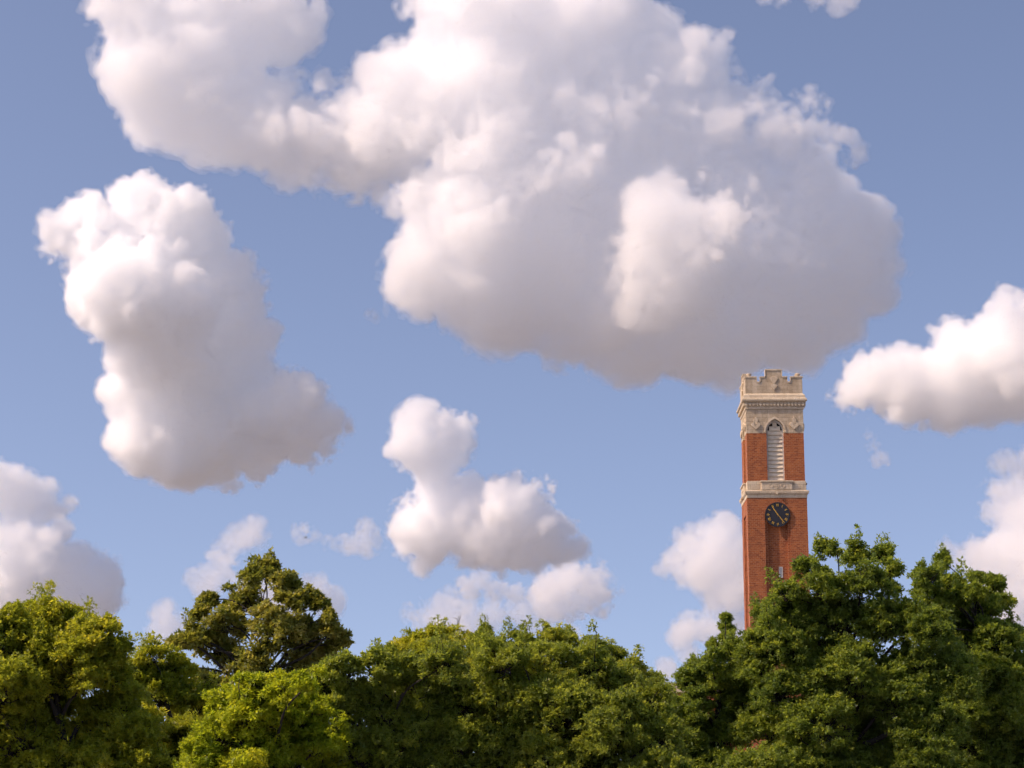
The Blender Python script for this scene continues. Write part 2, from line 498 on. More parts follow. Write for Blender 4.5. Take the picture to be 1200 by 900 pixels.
def frieze_face(s, q):
    y = -BH - .012
    op = [(OW, z_fr)] + arch(OW, z_ap) + [(-OW, z_fr)]
    hx = BH + .012
    for x0, x1 in ((-hx, -OW), (OW, hx)):
        s.poly([(x0, y, z_fr), (x1, y, z_fr), (x1, y, z_co), (x0, y, z_co)], [(0, 1, 2, 3)])
    a = arch(OW, z_ap)
    for (xa, za), (xb, zb) in zip(a[:-1], a[1:]):
        s.poly([(xb, y, zb), (xa, y, za), (xa, y, z_co), (xb, y, z_co)], [(0, 1, 2, 3)])
    for (xa, za), (xb, zb) in zip(op[:-1], op[1:]):           # soffit of the opening
        s.poly([(xa, y, za), (xb, y, zb), (xb, y + .55, zb), (xa, y + .55, za)], [(0, 1, 2, 3)])
    s.poly([(-hx, y, z_fr), (-hx, y + .06, z_fr), (hx, y + .06, z_fr), (hx, y, z_fr)], [(0, 1, 2, 3)])
frz.turn4(frieze_face)
frz.build('frieze', STONE, tower)
yc = -BH - .012
for q in range(4):
    for cx in (-2.18, 2.18):
        p = MB()
        zt, zb = zr(495.5), zr(503.3)
        p.prism([(cx - .50, zt - .1), (cx - .50, zb + .42), (cx, zb), (cx + .50, zb + .42), (cx + .50, zt - .1), (cx + .26, zt + .12), (cx, zt - .42), (cx - .26, zt + .12)], yc - .17, yc + .02)
        p.prism([(cx - .28, zt + .35), (cx, zt - .45), (cx + .28, zt + .35), (cx, zt + .75)], yc - .08, yc + .02)
        p.build('carved_shield', TRIM, tower, .012).rotation_euler.z = q * math.pi / 2
    p = MB()                                       # hood mould following the arch
    a = arch(OW + .30, z_ap + .34, 8, z_sp - .3); b = arch(OW + .10, z_ap + .10, 8, z_sp - .3)
    for i in range(len(a) - 1):
        p.prism([b[i + 1], b[i], a[i], a[i + 1]], yc - .07, yc + .02)
    p.build('hood_mould', TRIM, tower).rotation_euler.z = q * math.pi / 2
core = MB(); core.ring([(BH - .75, z_sill - .3), (BH - .75, z_co)]); core.build('belfry_core', DARKIN, tower)
floor_ = MB(); floor_.ring([(BH - .02, z_sill - .05), (BH - .02, z_sill + .004)]); floor_.build('belfry_floor', STONE, tower)
# louvres
for q in range(4):
    fr = MB()
    y = -BH + .36
    lw = .82
    a = arch(OW - .004, z_ap - .01); b = arch(lw, z_ap - .26)
    a = [(OW - .004, z_sill + .01)] + a + [(-OW + .004, z_sill + .01)]; b = [(lw, z_sill + .01)] + b + [(-lw, z_sill + .01)]
    for i in range(len(a) - 1):
        fr.prism([b[i + 1], b[i], a[i], a[i + 1]], y, y + .14)
    wn = fr.build('louvre_window', FRAMEM, tower); wn.rotation_euler.z = q * math.pi / 2
    sl_ = MB()
    n = 14
    step = (z_ap - .35 - z_sill) / n
    for k in range(n):
        z0 = z_sill + .1 + k * step
        zc = z0 + step * .8
        w = lw - .003
        if zc > z_sp:
            rise = max(.02, (z_ap - .26) - zc) / (z_ap - .26 - z_sp)
            w = lw * min(1, math.sqrt(rise)) - .01
        sl_.poly([(-w, y + .0, z0), (w, y + .0, z0), (w, y + .15, z0 + step * .98), (-w, y + .15, z0 + step * .98),
                  (-w, y + .0, z0 + .05), (w, y + .0, z0 + .05), (w, y + .15, z0 + step * .98 + .05), (-w, y + .15, z0 + step * .98 + .05)],
                 [(3, 2, 1, 0), (4, 5, 6, 7), (0, 1, 5, 4), (1, 2, 6, 5), (2, 3, 7, 6), (3, 0, 4, 7)])
    sl_.build('louvre_slats', LOUVRE, wn)

# cornice
cor = MB()
cor.ring([(BH + .03, z_co - .005), (3.33, z_co + .03), (3.33, zr(476.3)), (3.33, zr(475.8)), (3.33, zr(471.8)), (3.52, zr(471.2)), (3.66, zr(470.2)), (3.70, zr(469.6)), (3.70, zr(467.8)), (3.55, zr(466.5)), (3.52, zr(465.0)), (3.50, zr(463.2)), (3.27, zr(460.8)), (3.0, zr(460.7))])
cor.build('cornice', TRIM, tower, .015)
den = MB()
def dent(s, q):
    n = 17
    for k in range(n):
        x = -3.2 + 6.4 * k / (n - 1)
        s.prism([(x - .12, zr(475.0)), (x, zr(475.9)), (x + .12, zr(475.0)), (x + .12, zr(471.9)), (x - .12, zr(471.9))], -3.55, -3.32)
den.turn4(dent)
den.build('corbels', TRIM, tower)

# parapet with stepped merlons
z_p = zr(460.8); z_e = zr(447.0); z_m = zr(441.0); z_c = zr(432.6)
PH, PT = 3.25, .42
par = MB(); cop = MB()
segs = [(-PH, -1.98, z_m), (-1.98, -1.50, z_e), (-1.50, -.91, z_m), (-.91, .91, z_c), (.91, 1.50, z_m), (1.50, 1.98, z_e), (1.98, PH, z_m)]
def par_face(s, q):
    for x0, x1, zt in segs:
        x0 = x0 if x0 > -PH else -PH
        x1 = x1 if x1 < PH else PH - PT          # corners belong to one side only
        s.box(x0, x1, -PH, -PH + PT, z_p - .01, zt - .14)
def cop_face(s, q):
    for i, (x0, x1, zt) in enumerate(segs):
        e0 = .07 if i == 0 or segs[i - 1][2] < zt else -.07
        e1 = .07 if i == len(segs) - 1 or segs[i + 1][2] < zt else -.07
        xa, xb = x0 - e0, x1 + e1
        if i == len(segs) - 1: xb = PH - PT - .075
        s.box(xa, xb, -PH - .08, -PH + PT + .06, zt - .14, zt + .02)
    # light jambs of the merlons
    for xx, zb, zt in ((-.91, z_m, z_c), (.91, z_m, z_c), (-1.98, z_e, z_m), (1.98, z_e, z_m), (-1.5, z_e, z_m), (1.5, z_e, z_m)):
        d = .07 if xx in (-1.98, .91, 1.5) else -.07
        a, b = sorted((xx, xx + d))
        s.box(a, b, -PH - .06, -PH + PT + .04, zb + .021, zt - .141)
par.turn4(par_face); par.build('parapet', STONE, tower)
cop.turn4(cop_face); cop.build('coping', TRIM, tower, .012)
for q in range(4):
    zc = (z_p + z_e) / 2 + .28
    p = MB()
    p.prism([(-.42, zc - .05), (0, zc - .62), (.42, zc - .05), (0, zc + .20)], -PH - .14, -PH + .02)
    p.prism([(-.50, zc + .78), (-.10, zc + .14), (.10, zc + .14), (.50, zc + .78), (.30, zc + 1.0), (-.30, zc + 1.0)], -PH - .09, -PH + .02)
    p.build('carved_diamond', TRIM, tower, .012).rotation_euler.z = q * math.pi / 2
for sx in (-1, 1):
    for sy in (-1, 1):
        kn = MB(); kn.lathe(sx * 2.78, sy * 2.78, [(.24, z_m - .1), (.24, z_m + .22), (.30, z_m + .26), (.30, z_m + .38), (.2, z_m + .44), (.01, z_m + .46)], 12)
        kn.build('corner_knob', TRIM, tower)
rf = MB(); rf.ring([(PH - PT - .01, z_p - .02), (PH - PT - .01, z_p + .05)]); rf.build('tower_roof', SLATE, tower)

# clock: black iron dial, gilt numerals and hands
def bar(s, p, q, w0, w1, y0, y1):
    p, q = np.array(p, float), np.array(q, float)
    d = (q - p) / np.linalg.norm(q - p); n = np.array([-d[1], d[0]])
    s.prism([tuple(p - n * w0), tuple(q - n * w1), tuple(q + n * w1), tuple(p + n * w0)][::-1] if False else [tuple(p + n * w0), tuple(p - n * w0), tuple(q - n * w1), tuple(q + n * w1)], y0, y1)
zk = zr(603.2); RK = 1.40
NUM = ['XII', 'I', 'II', 'III', 'IIII', 'V', 'VI', 'VII', 'VIII', 'IX', 'X', 'XI']
for q in (0,):
    kd = MB(); y = -HW
    kd.disc(0, zk, RK - .05, y - .16, y - .003, 56)
    ck = kd.build('clock', BLACK, tower); ck.rotation_euler.z = q * math.pi / 2
    rm = MB(); rm.torus_ring(0, zk, RK - .10, RK, y - .21, y - .02, 56); rm.torus_ring(0, zk, RK * .60, RK * .615, y - .175, y - .155, 48)
    rm.build('clock_rim', BLACK, ck)
    for h, txt in enumerate(NUM):
        nb = MB()
        A = 2 * math.pi * h / 12
        ux, uz = math.sin(A), math.cos(A)
        hh = .145
        ws = {'I': .07, 'V': .15, 'X': .15}
        tot = sum(ws[c] for c in txt); x = -tot / 2
        def P(lx, lz): 
            r = RK * .765 + lz
            return (ux * r + uz * lx, zk + uz * r - ux * lx)
        for c in txt:
            m_ = x + ws[c] / 2
            if c == 'I': bar(nb, P(m_, -hh), P(m_, hh), .021, .021, y - .19, y - .15)
            elif c == 'V':
                bar(nb, P(m_ - .06, hh), P(m_, -hh), .021, .021, y - .19, y - .15); bar(nb, P(m_ + .06, hh), P(m_, -hh), .015, .015, y - .185, y - .15)
            else:
                bar(nb, P(m_ - .06, hh), P(m_ + .06, -hh), .021, .021, y - .19, y - .15); bar(nb, P(m_ + .06, hh), P(m_ - .06, -hh), .015, .015, y - .185, y - .15)
            x += ws[c]
        nb.build('numeral', GOLD, ck)
    for nm, ang, ln, w, dy in (('hour_hand', -33.5, 1.03, .058, .225), ('minute_hand', 141.5, 1.20, .040, .25)):
        hb = MB(); A = R(ang); ux, uz = math.sin(A), math.cos(A)
        bar(hb, (-ux * .22, zk - uz * .22), (ux * ln * .75, zk + uz * ln * .75), w * .6, w * 1.15, y - dy, y - dy + .02)
        bar(hb, (ux * ln * .75, zk + uz * ln * .75), (ux * ln, zk + uz * ln), w * 1.15, .008, y - dy, y - dy + .02)
        hb.build(nm, GOLD, ck)
    hub = MB(); hub.disc(0, zk, .085, y - .265, y - .15, 16); hub.build('hub', GOLD, ck)
# ------------------------------------------------------------------ the hall the tower belongs to (seen only in gaps between the crowns)
def hall(name, label, x0, x1, y0, y1, ztop, nwin, storeys, gable=True):
    root = empty(name, ((x0 + x1) / 2, y0, 0), T_RZ)
    tag(root, label, 'building')
    w, dpt = x1 - x0, y1 - y0
    wl = MB(); wl.box(-w / 2, w / 2, 0, dpt, -.2, ztop); wl.build('wall', BRICK, root)
    for nm, ov, z0, z1 in (('string_course', .12, ztop - 1.5, ztop - 1.0), ('eaves_cornice', .25, ztop + .003, ztop + .35), ('plinth', .08, .4, .9)):
        tr = MB(); tr.box(-w / 2 - ov, w / 2 + ov, -ov, dpt + ov, z0, z1); tr.build(nm, TRIM, root, .03)
    n = int(w / 1.8)
    for k in range(n):
        xx = -w / 2 + (k + .5) * w / n
        pp = MB(); pp.box(xx - .55, xx + .55, -.1, .3, ztop + .353, ztop + 1.15); pp.build('merlon', TRIM, root, .03)
    rfm = MB()
    rfm.prism([(-w / 2 + .6, ztop + .36), (w / 2 - .6, ztop + .36), (w / 2 - 3.5, ztop + 3.6), (-w / 2 + 3.5, ztop + 3.6)], 1.2, dpt - 1.2)
    rfm.build('roof', SLATE, root)
    for st in range(storeys):
        zc = 1.6 + st * (ztop - 2.6) / storeys
        hh = (ztop - 2.6) / storeys * .62
        for k in range(nwin):
            xc = -w / 2 + (k + .5) * w / nwin
            f = MB()
            f.box(xc - .95, xc - .72, -.09, .05, zc, zc + hh); f.box(xc + .72, xc + .95, -.09, .05, zc, zc + hh)
            f.box(xc - .95, xc + .95, -.12, .05, zc + hh + .002, zc + hh + .3); f.box(xc - 1.05, xc + 1.05, -.2, .05, zc - .25, zc - .002)
            f.box(xc - .04, xc + .04, -.06, .05, zc + .002, zc + hh - .002)
            wn = f.build('window', TRIM, root)
            g = MB(); g.box(xc - .718, xc + .718, -.02, .04, zc + .003, zc + hh - .003); g.build('pane', GLASS, wn)
zh = zr(797, 790)
xl = at(779, 800, TY + 4)[0]
hall('brick_hall', 'brick hall with a pale stone roofline in the gap left of the tower', xl, fc[0] - 3.6, TY + 4, TY + 20, zh - 1.15, 6, 3)
hall('brick_hall', 'long brick hall with pale stone bands behind the largest dark green tree', fc[0] + 3.9, fc[0] + 62, TY + 5, TY + 21, zh - 2.6, 14, 3)
# ------------------------------------------------------------------ trees
def leaf_mat(name, cols, rough=.42, trans=.62):
    """leaf colour varies from tuft to tuft (attribute 'tint', a property of the leaves themselves)"""
    m, t, b = mat(name)
    L = t.links.new
    at_ = t.nodes.new('ShaderNodeAttribute'); at_.attribute_name = 'tint'
    r = t.nodes.new('ShaderNodeValToRGB')
    r.color_ramp.elements[0].position = 0; r.color_ramp.elements[1].position = 1
    for i, c in enumerate(cols):
        p = i / (len(cols) - 1)
        e = r.color_ramp.elements[0] if i == 0 else r.color_ramp.elements[-1] if i == len(cols) - 1 else r.color_ramp.elements.new(p)
        e.color = (*c, 1)
    L(at_.outputs['Fac'], r.inputs[0])
    L(r.outputs[0], b.inputs['Base Color'])
    b.inputs['Roughness'].default_value = rough
    b.inputs['Specular IOR Level'].default_value = .35
    tr = t.nodes.new('ShaderNodeBsdfTranslucent')
    br = t.nodes.new('ShaderNodeMix'); br.data_type = 'RGBA'; br.blend_type = 'MULTIPLY'; br.inputs[0].default_value = 1
    L(r.outputs[0], br.inputs[6]); br.inputs[7].default_value = (1.7, 1.55, .6, 1)
    L(br.outputs[2], tr.inputs[0])
    mx = t.nodes.new('ShaderNodeMixShader'); mx.inputs[0].default_value = trans
    L(b.outputs[0], mx.inputs[1]); L(tr.outputs[0], mx.inputs[2])
    L(mx.outputs[0], t.nodes['Material Output'].inputs['Surface'])
    return m
def bark_mat():
    m, t, b = mat('bark')
    tc = t.nodes.new('ShaderNodeTexCoord')
    mp = t.nodes.new('ShaderNodeMapping'); mp.inputs['Scale'].default_value = (1, 1, .2); t.links.new(tc.outputs['Object'], mp.inputs['Vector'])
    n = sn(t, 'ShaderNodeTexNoise', Scale=9.0, Detail=8.0); t.links.new(mp.outputs[0], n.inputs['Vector'])
    r = t.nodes.new('ShaderNodeValToRGB'); r.color_ramp.elements[0].color = (.010, .008, .006, 1); r.color_ramp.elements[1].color = (.045, .036, .028, 1)
    t.links.new(n.outputs[0], r.inputs[0]); t.links.new(r.outputs[0], b.inputs['Base Color'])
    bp = sn(t, 'ShaderNodeBump', Strength=.8, Distance=.03); t.links.new(n.outputs[0], bp.inputs['Height']); t.links.new(bp.outputs[0], b.inputs['Normal'])
    b.inputs['Roughness'].default_value = .9
    return m
BARK = bark_mat()
GREEN = leaf_mat('leaf_green', [(0.156, 0.203, 0.047), (0.218, 0.273, 0.063), (0.296, 0.350, 0.078), (0.420, 0.428, 0.093)])
DEEP = leaf_mat('leaf_deep_green', [(0.119, 0.175, 0.045), (0.175, 0.236, 0.059), (0.236, 0.304, 0.072), (0.355, 0.392, 0.086)])
YELL = leaf_mat('leaf_yellow_green', [(0.204, 0.254, 0.037), (0.276, 0.319, 0.046), (0.363, 0.392, 0.058), (0.494, 0.464, 0.073)])
BRIGHT = leaf_mat('leaf_bright_green', [(0.208, 0.277, 0.027), (0.298, 0.367, 0.035), (0.395, 0.443, 0.044), (0.512, 0.512, 0.062)])
OLIVE = leaf_mat('leaf_olive', [(.165, .200, .042), (.245, .265, .066), (.335, .325, .100), (.440, .395, .150)], .36, .5)

def tubes(paths, nseg=7):
    """tapered tubes along polylines: list of (points (n,3), radii (n,))"""
    V, Q, off = [], [], 0
    for P, r in paths:
        P = np.asarray(P, float); r = np.asarray(r, float)
        T = np.gradient(P, axis=0); T /= np.linalg.norm(T, axis=1, keepdims=True) + 1e-9
        ref = np.array([1.0, .13, .07]) if abs(T[0][0]) < .9 else np.array([0, 1.0, .1])
        A = np.cross(T, ref); A /= np.linalg.norm(A, axis=1, keepdims=True) + 1e-9
        Bv = np.cross(T, A)
        k = nseg if r.max() > .05 else 4
        th = np.arange(k) * 2 * np.pi / k
        ringv = P[:, None] + r[:, None, None] * (np.cos(th)[None, :, None] * A[:, None] + np.sin(th)[None, :, None] * Bv[:, None])
        V.append(ringv.reshape(-1, 3))
        n = len(P)
        i, j = np.meshgrid(np.arange(n - 1), np.arange(k), indexing='ij')
        a = off + i * k + j; b = off + i * k + (j + 1) % k
        Q.append(np.stack([a, b, b + k, a + k], -1).reshape(-1, 4))
        off += n * k
    return np.concatenate(V), np.concatenate(Q)
def curve(p, q, rng, bend=.12, n=8, sag=0.0):
    p, q = np.asarray(p, float), np.asarray(q, float)
    L = np.linalg.norm(q - p)
    t = np.linspace(0, 1, n)[:, None]
    P = p + (q - p) * t
    P += np.sin(t * np.pi) * rng.normal(0, bend, 3) * L + np.sin(t * 2 * np.pi) * rng.normal(0, bend * .4, 3) * L
    P[:, 2:3] += np.sin(t * np.pi) * sag * L
    return P

def unit(n, rng):
    d = rng.standard_normal((n, 3))
    return d / np.linalg.norm(d, axis=1, keepdims=True)

def tree(name, label, px, Y, lobes, leafm, seed, leaf=.15, tuft=.20, nspray=72, ntuft=16, nleaf=10, spray=.62, group='broadleaf trees across the foreground',
         droop=.25, twig=0, aspect=.30, sparse=0.0, trunk_r=.32, fork=.5, bare=(), drop=7):
    rng = np.random.default_rng(seed)
    foot = at(px, 900, Y); base = np.array([foot[0], Y, 0.0])
    Lc = []
    for l in lobes:
        dy = l[3] if len(l) > 3 else rng.normal(0, 1.0)
        c = at(l[0], l[1] + drop, Y + dy) - base
        Lc.append((*c, l[2] * (Y + dy) / F))
    Lc = np.array(Lc); C, Rd = Lc[:, :3], Lc[:, 3]
    # boughs: each lump of the crown bulges into smaller ones; sprays of foliage lie over and inside them, a few sprigs stand proud
    S_, SR, SL, SK = [], [], [], []
    zhi = C[:, 2].max() - .22 * np.ptp(C[:, 2])
    for i, (c, r) in enumerate(zip(C, Rd)):
        nb = 9 if r > .8 else 5 if r > .45 else 2
        bd = unit(nb, rng); bd[:, 2] = np.where(bd[:, 2] < -.5, -bd[:, 2], bd[:, 2])
        bc = np.concatenate([c[None], c + bd * r * rng.uniform(.55, .75, (nb, 1))]); br = np.concatenate([[r * .72], r * rng.uniform(.36, .54, nb)])
        for cc, rb in zip(bc, br):
            n = max(4, int(nspray * (rb / 1.5) ** 2 * (1 - sparse) * (.62 if c[2] > zhi else 1)))
            d = unit(n, rng)
            d[:, 2] = np.where(d[:, 2] < -.6, -d[:, 2], d[:, 2])
            rr = rb * (1.0 - .5 * rng.random(n) ** 2.0)
            k = rng.random(n) < .13
            rr = np.where(k, rb * rng.uniform(1.1, 1.4, n), rr)
            S_.append(cc + d * rr[:, None]); SR.append(np.where(k, .5, 1) * spray * rng.uniform(.6, 1.15, n) * min(1, .22 + .62 * rb)); SL.append(np.full(n, i)); SK.append(np.where(k, .55, 1.0))
        # upright leaders breaking the outline
        for _ in range(int(rng.integers(0, 3))):
            a0 = rng.uniform(0, 2 * np.pi); q = rng.uniform(0, .75)
            p0 = c + r * np.array([np.cos(a0) * q, np.sin(a0) * q, math.sqrt(1 - q * q) * .92])
            dv = np.array([np.cos(a0) * q * .7, np.sin(a0) * q * .7, 1.0]) + rng.normal(0, .15, 3)
            m_ = int(rng.integers(2, 5)); st = rng.uniform(.18, .30) * min(1.0, r + .2)
            S_.append(p0 + dv * (np.arange(m_)[:, None] + .5) * st); SR.append(np.linspace(.40, .20, m_) * min(1, r + .3) * spray / .62); SL.append(np.full(m_, i)); SK.append(np.linspace(.5, .2, m_))
    S_ = np.concatenate(S_); SR = np.concatenate(SR); SL = np.concatenate(SL); SK = np.concatenate(SK)
    # tufts over each spray
    ns = len(S_)
    d = unit(ns * ntuft, rng); d[:, 2] = np.abs(d[:, 2]) * 1.0 - .25
    out = np.repeat(S_ - C[SL], ntuft, 0); out /= np.linalg.norm(out, axis=1, keepdims=True) + 1e-6
    d += out * .35
    rad = np.repeat(SR, ntuft) * rng.uniform(.3, 1.2, ns * ntuft)
    T_ = np.repeat(S_, ntuft, 0) + d * rad[:, None] * np.array([1, 1, .8])
    lobe_tint = rng.normal(0, .10, len(C)); spray_tint = rng.normal(0, .13, ns)
    tint = np.clip(.42 + lobe_tint[np.repeat(SL, ntuft)] + np.repeat(spray_tint, ntuft) + rng.normal(0, .10, ns * ntuft), 0, 1)
    live = rng.random(ns * ntuft) < np.repeat(SK, ntuft)
    T_, d, tint = T_[live], d[live], tint[live]
    nt_ = len(T_)
    # leaves of a tuft radiate from its twig end
    N = nt_ * nleaf
    axis = d / (np.linalg.norm(d, axis=1, keepdims=True) + 1e-6) * .5 + np.array([0, 0, .35])
    ld = np.repeat(axis, nleaf, 0) + unit(N, rng) * .95
    ld[:, 2] -= droop
    ld /= np.linalg.norm(ld, axis=1, keepdims=True)
    ll = leaf * rng.uniform(.7, 1.3, N)
    root = np.repeat(T_, nleaf, 0) + ld * (tuft * .15) + rng.normal(0, tuft * .22, (N, 3))
    side = np.cross(ld, unit(N, rng) * .6 + np.array([0, 0, 1.0])); side /= np.linalg.norm(side, axis=1, keepdims=True) + 1e-9
    nrm = np.cross(side, ld)
    w_ = (ll * aspect)[:, None]
    mid = root + ld * (ll * .45)[:, None]
    V = np.stack([root, mid + side * w_ - nrm * w_ * .25, root + ld * ll[:, None] - nrm * (ll * .12)[:, None], mid - side * w_ - nrm * w_ * .25], 1).reshape(-1, 3)
    Q = np.arange(4 * N, dtype=np.int32).reshape(-1, 4)
    lt = np.clip(np.repeat(tint, nleaf) + rng.normal(0, .09, N), 0, 1).astype(np.float32)
    root_o = empty(name, base)
    tag(root_o, label, 'tree', group)
    me = np_mesh('crown', V, Q)
    a = me.attributes.new('tint', 'FLOAT', 'FACE'); a.data.foreach_set('value', lt)
    cr = link('crown', me, root_o, leafm)
    # trunk forking into limbs that reach every lump, branches that reach the sprays
    top = C[np.argmax(C[:, 2])]
    cz = max(2.2, C[:, 2].min() * fork + .8)
    ctr = np.array([0.0, 0, cz]); hi = np.array([C[:, 0].mean() * .6 + top[0] * .3, C[:, 1].mean(), C[:, 2].max() - .6 * Rd.max() - .3])
    n = 14
    t = np.linspace(0, 1, n)[:, None]
    Pt = np.concatenate([np.linspace([0, 0, -.3], ctr, 5)[:-1], curve(ctr, hi, rng, .05, n)])
    rt = np.interp(np.arange(len(Pt)), [0, 1, 4, len(Pt) - 1], [trunk_r * 1.55, trunk_r * 1.1, trunk_r * .9, .03])
    v, q = tubes([(Pt, rt)], 12)
    link('trunk', np_mesh('trunk', v, q, smooth=True), root_o, BARK)
    paths = []
    for c, r in zip(C, Rd):
        # leave the trunk lower than the lump
        zt = np.clip(c[2] - .55 * np.linalg.norm(c[:2] - ctr[:2]) - .4 * r, cz * .95, Pt[-2, 2])
        k = np.argmin(np.abs(Pt[:, 2] - zt))
        r0 = min(rt[k] * .6, .04 + .032 * np.linalg.norm(c - Pt[k]))
        paths.append((curve(Pt[k], c + np.array([0, 0, .25 * r]), rng, .09, 10, .06), np.linspace(r0, .028, 10)))
    for i in range(ns):
        if rng.random() < .8:
            c = C[SL[i]]
            paths.append((curve(c + rng.normal(0, .15, 3) * Rd[SL[i]], S_[i], rng, .10, 5), np.linspace(.024, .008, 5)))
    for bx, by, br_ in bare:
        e = at(bx, by, Y) - base
        paths.append((curve(e - np.array([.1, 0, br_]), e, rng, .05, 6), np.linspace(.035, .012, 6)))
        for _ in range(5):
            s0 = e - np.array([.05, 0, br_ * rng.uniform(.1, .6)])
            paths.append((curve(s0, s0 + rng.normal(0, .18, 3) + np.array([0, 0, .28]), rng, .1, 4), np.linspace(.02, .008, 4)))
    v, q = tubes(paths)
    link('branches', np_mesh('branches', v, q, smooth=True), root_o, BARK)
    print(name, label[:30], 'leaves', N)
    return root_o

def low(lobes, rows, x0, x1, r):
    """the skirts of the crown below the frame's lower edge"""
    return lobes + [(x, y, r) for y in rows for x in np.arange(x0, x1 + 1, r * 1.25)]
tree('broadleaf_tree', 'spreading yellow green tree with dark forked limbs at the left edge', 78, 85,
     low([(18, 732, 26), (50, 720, 24), (82, 734, 28), (112, 744, 26), (138, 756, 14), (0, 748, 34), (40, 780, 44), (98, 785, 42), (138, 792, 24), (-10, 810, 46), (62, 825, 36, 1.5),
          (138, 830, 36), (15, 868, 44), (120, 868, 38, 1.0), (160, 860, 26), (-40, 770, 40), (-50, 850, 46)], (915,), -40, 170, 40),
     YELL, 11, leaf=.135, trunk_r=.36)
tree('broadleaf_tree', 'small yellow green tree between the spreading left tree and the tall olive one', 195, 92,
     low([(178, 766, 20), (206, 786, 22), (162, 790, 26), (190, 815, 34), (228, 826, 26), (172, 862, 38), (220, 872, 34)], (912,), 165, 235, 36), YELL, 12, leaf=.135)
tree('broadleaf_tree', 'tall olive brown tree with an open ragged crown rising above its neighbours', 300, 128,
     low([(312, 662, 14.8), (294, 670, 11.3), (332, 678, 15.7), (344, 700, 17.4), (242, 699, 10.4), (236, 714, 8.7), (288, 704, 26.1), (266, 728, 22.6), (320, 735, 31.3), (374, 703, 9.6), (370, 692, 7.0), (384, 720, 8.7), (388, 735, 9.6),
          (352, 745, 26.1), (396, 748, 9.6), (230, 742, 17.4), (212, 748, 9.6), (204, 746, 7.0), (254, 760, 27.8), (300, 780, 31.3), (350, 782, 27.8), (238, 798, 22.6), (210, 776, 11.3), (370, 765, 20.9), (405, 742, 6.1)], (830, 870), 225, 380, 34),
     OLIVE, 13, leaf=.26, tuft=.32, nspray=46, ntuft=9, nleaf=8, spray=.55, aspect=.30, sparse=.42, drop=9, trunk_r=.4, group='broadleaf trees across the foreground')
tree('broadleaf_tree', 'bright lime green tree in front of the tall olive tree', 300, 80,
     low([(254, 824, 20), (288, 808, 22), (330, 808, 24), (362, 800, 16), (300, 842, 34), (350, 842, 34), (260, 862, 34), (312, 885, 38), (376, 872, 28), (236, 886, 24)], (920,), 240, 380, 36), BRIGHT, 14, leaf=.135)
tree('broadleaf_tree', 'dense green tree with a low rounded crown right of the lime green tree', 470, 84,
     low([(402, 786, 24), (440, 782, 26), (462, 772, 18), (395, 830, 34), (440, 838, 42), (490, 792, 34), (522, 778, 26), (480, 858, 44), (420, 884, 40), (540, 828, 42), (530, 880, 40), (378, 800, 20)], (920,), 400, 560, 40), GREEN, 15, leaf=.13, drop=9)
tree('broadleaf_tree', 'dense green tree with the widest dome in the middle of the row', 650, 85,
     low([(588, 776, 32), (562, 780, 24), (640, 782, 32), (690, 782, 30), (730, 800, 26), (764, 818, 20), (600, 830, 44), (660, 836, 44), (720, 850, 42), (772, 862, 30), (580, 880, 40), (640, 888, 40), (700, 892, 40), (760, 895, 34)], (922,), 570, 780, 40), GREEN, 16, leaf=.13, drop=11)
tree('broadleaf_tree', 'rounded tree with yellowing tips and one bare twig behind the low rounded crown', 520, 108,
     low([(462, 757, 12), (492, 752, 22), (520, 746, 22), (544, 758, 22), (505, 770, 26), (540, 785, 28), (478, 775, 18)], (815, 850), 470, 560, 34), YELL, 17, leaf=.14, bare=[(537, 722, 1.1)], drop=11)
tree('broadleaf_tree', 'loose crowned tree with sky gaps behind the widest dome', 640, 106,
     low([(568, 742, 12), (575, 760, 20), (612, 752, 18), (645, 744, 17), (666, 748, 11), (634, 756, 11), (692, 760, 18), (716, 766, 15), (600, 775, 24), (688, 782, 24), (738, 780, 16), (648, 790, 22)], (812, 850), 580, 750, 34), GREEN, 18, leaf=.14, sparse=.1, drop=9)
tree('broadleaf_tree', 'narrow dark green tree with a thin leader left of the brick tower', 842, 97,
     low([(850, 724, 3), (851, 734, 4), (853, 746, 6), (856, 766, 16), (836, 757, 4), (834, 776, 18), (814, 788, 12), (806, 802, 13), (868, 782, 20), (840, 810, 28), (812, 832, 27), (868, 832, 30), (845, 868, 36), (802, 880, 33), (788, 852, 15), (884, 760, 10)], (915,), 800, 880, 36),
     DEEP, 19, leaf=.135, drop=2)
tree('broadleaf_tree', 'largest dark green tree hiding the foot of the brick tower', 1000, 95,
     low([(974, 642, 15), (1000, 648, 18), (1034, 648, 15), (1046, 664, 10), (1040, 682, 13), (945, 664, 15), (960, 688, 27), (1008, 685, 28), (920, 694, 20), (893, 718, 16), (932, 725, 28), (984, 735, 38), (1040, 728, 32), (905, 745, 24),
          (1088, 742, 32), (1072, 716, 14), (888, 782, 30), (938, 785, 38), (1000, 800, 40, -1), (1060, 790, 40), (1108, 800, 38), (960, 850, 40, -1.5), (1022, 868, 38, 1), (1090, 860, 42), (900, 850, 34), (930, 762, 24, -1), (960, 800, 30, -1), (1002, 768, 30, -1), (1050, 822, 34), (912, 812, 28, -1), (880, 755, 18), (868, 800, 20)], (915,), 890, 1110, 40),
     DEEP, 20, leaf=.135, trunk_r=.45)
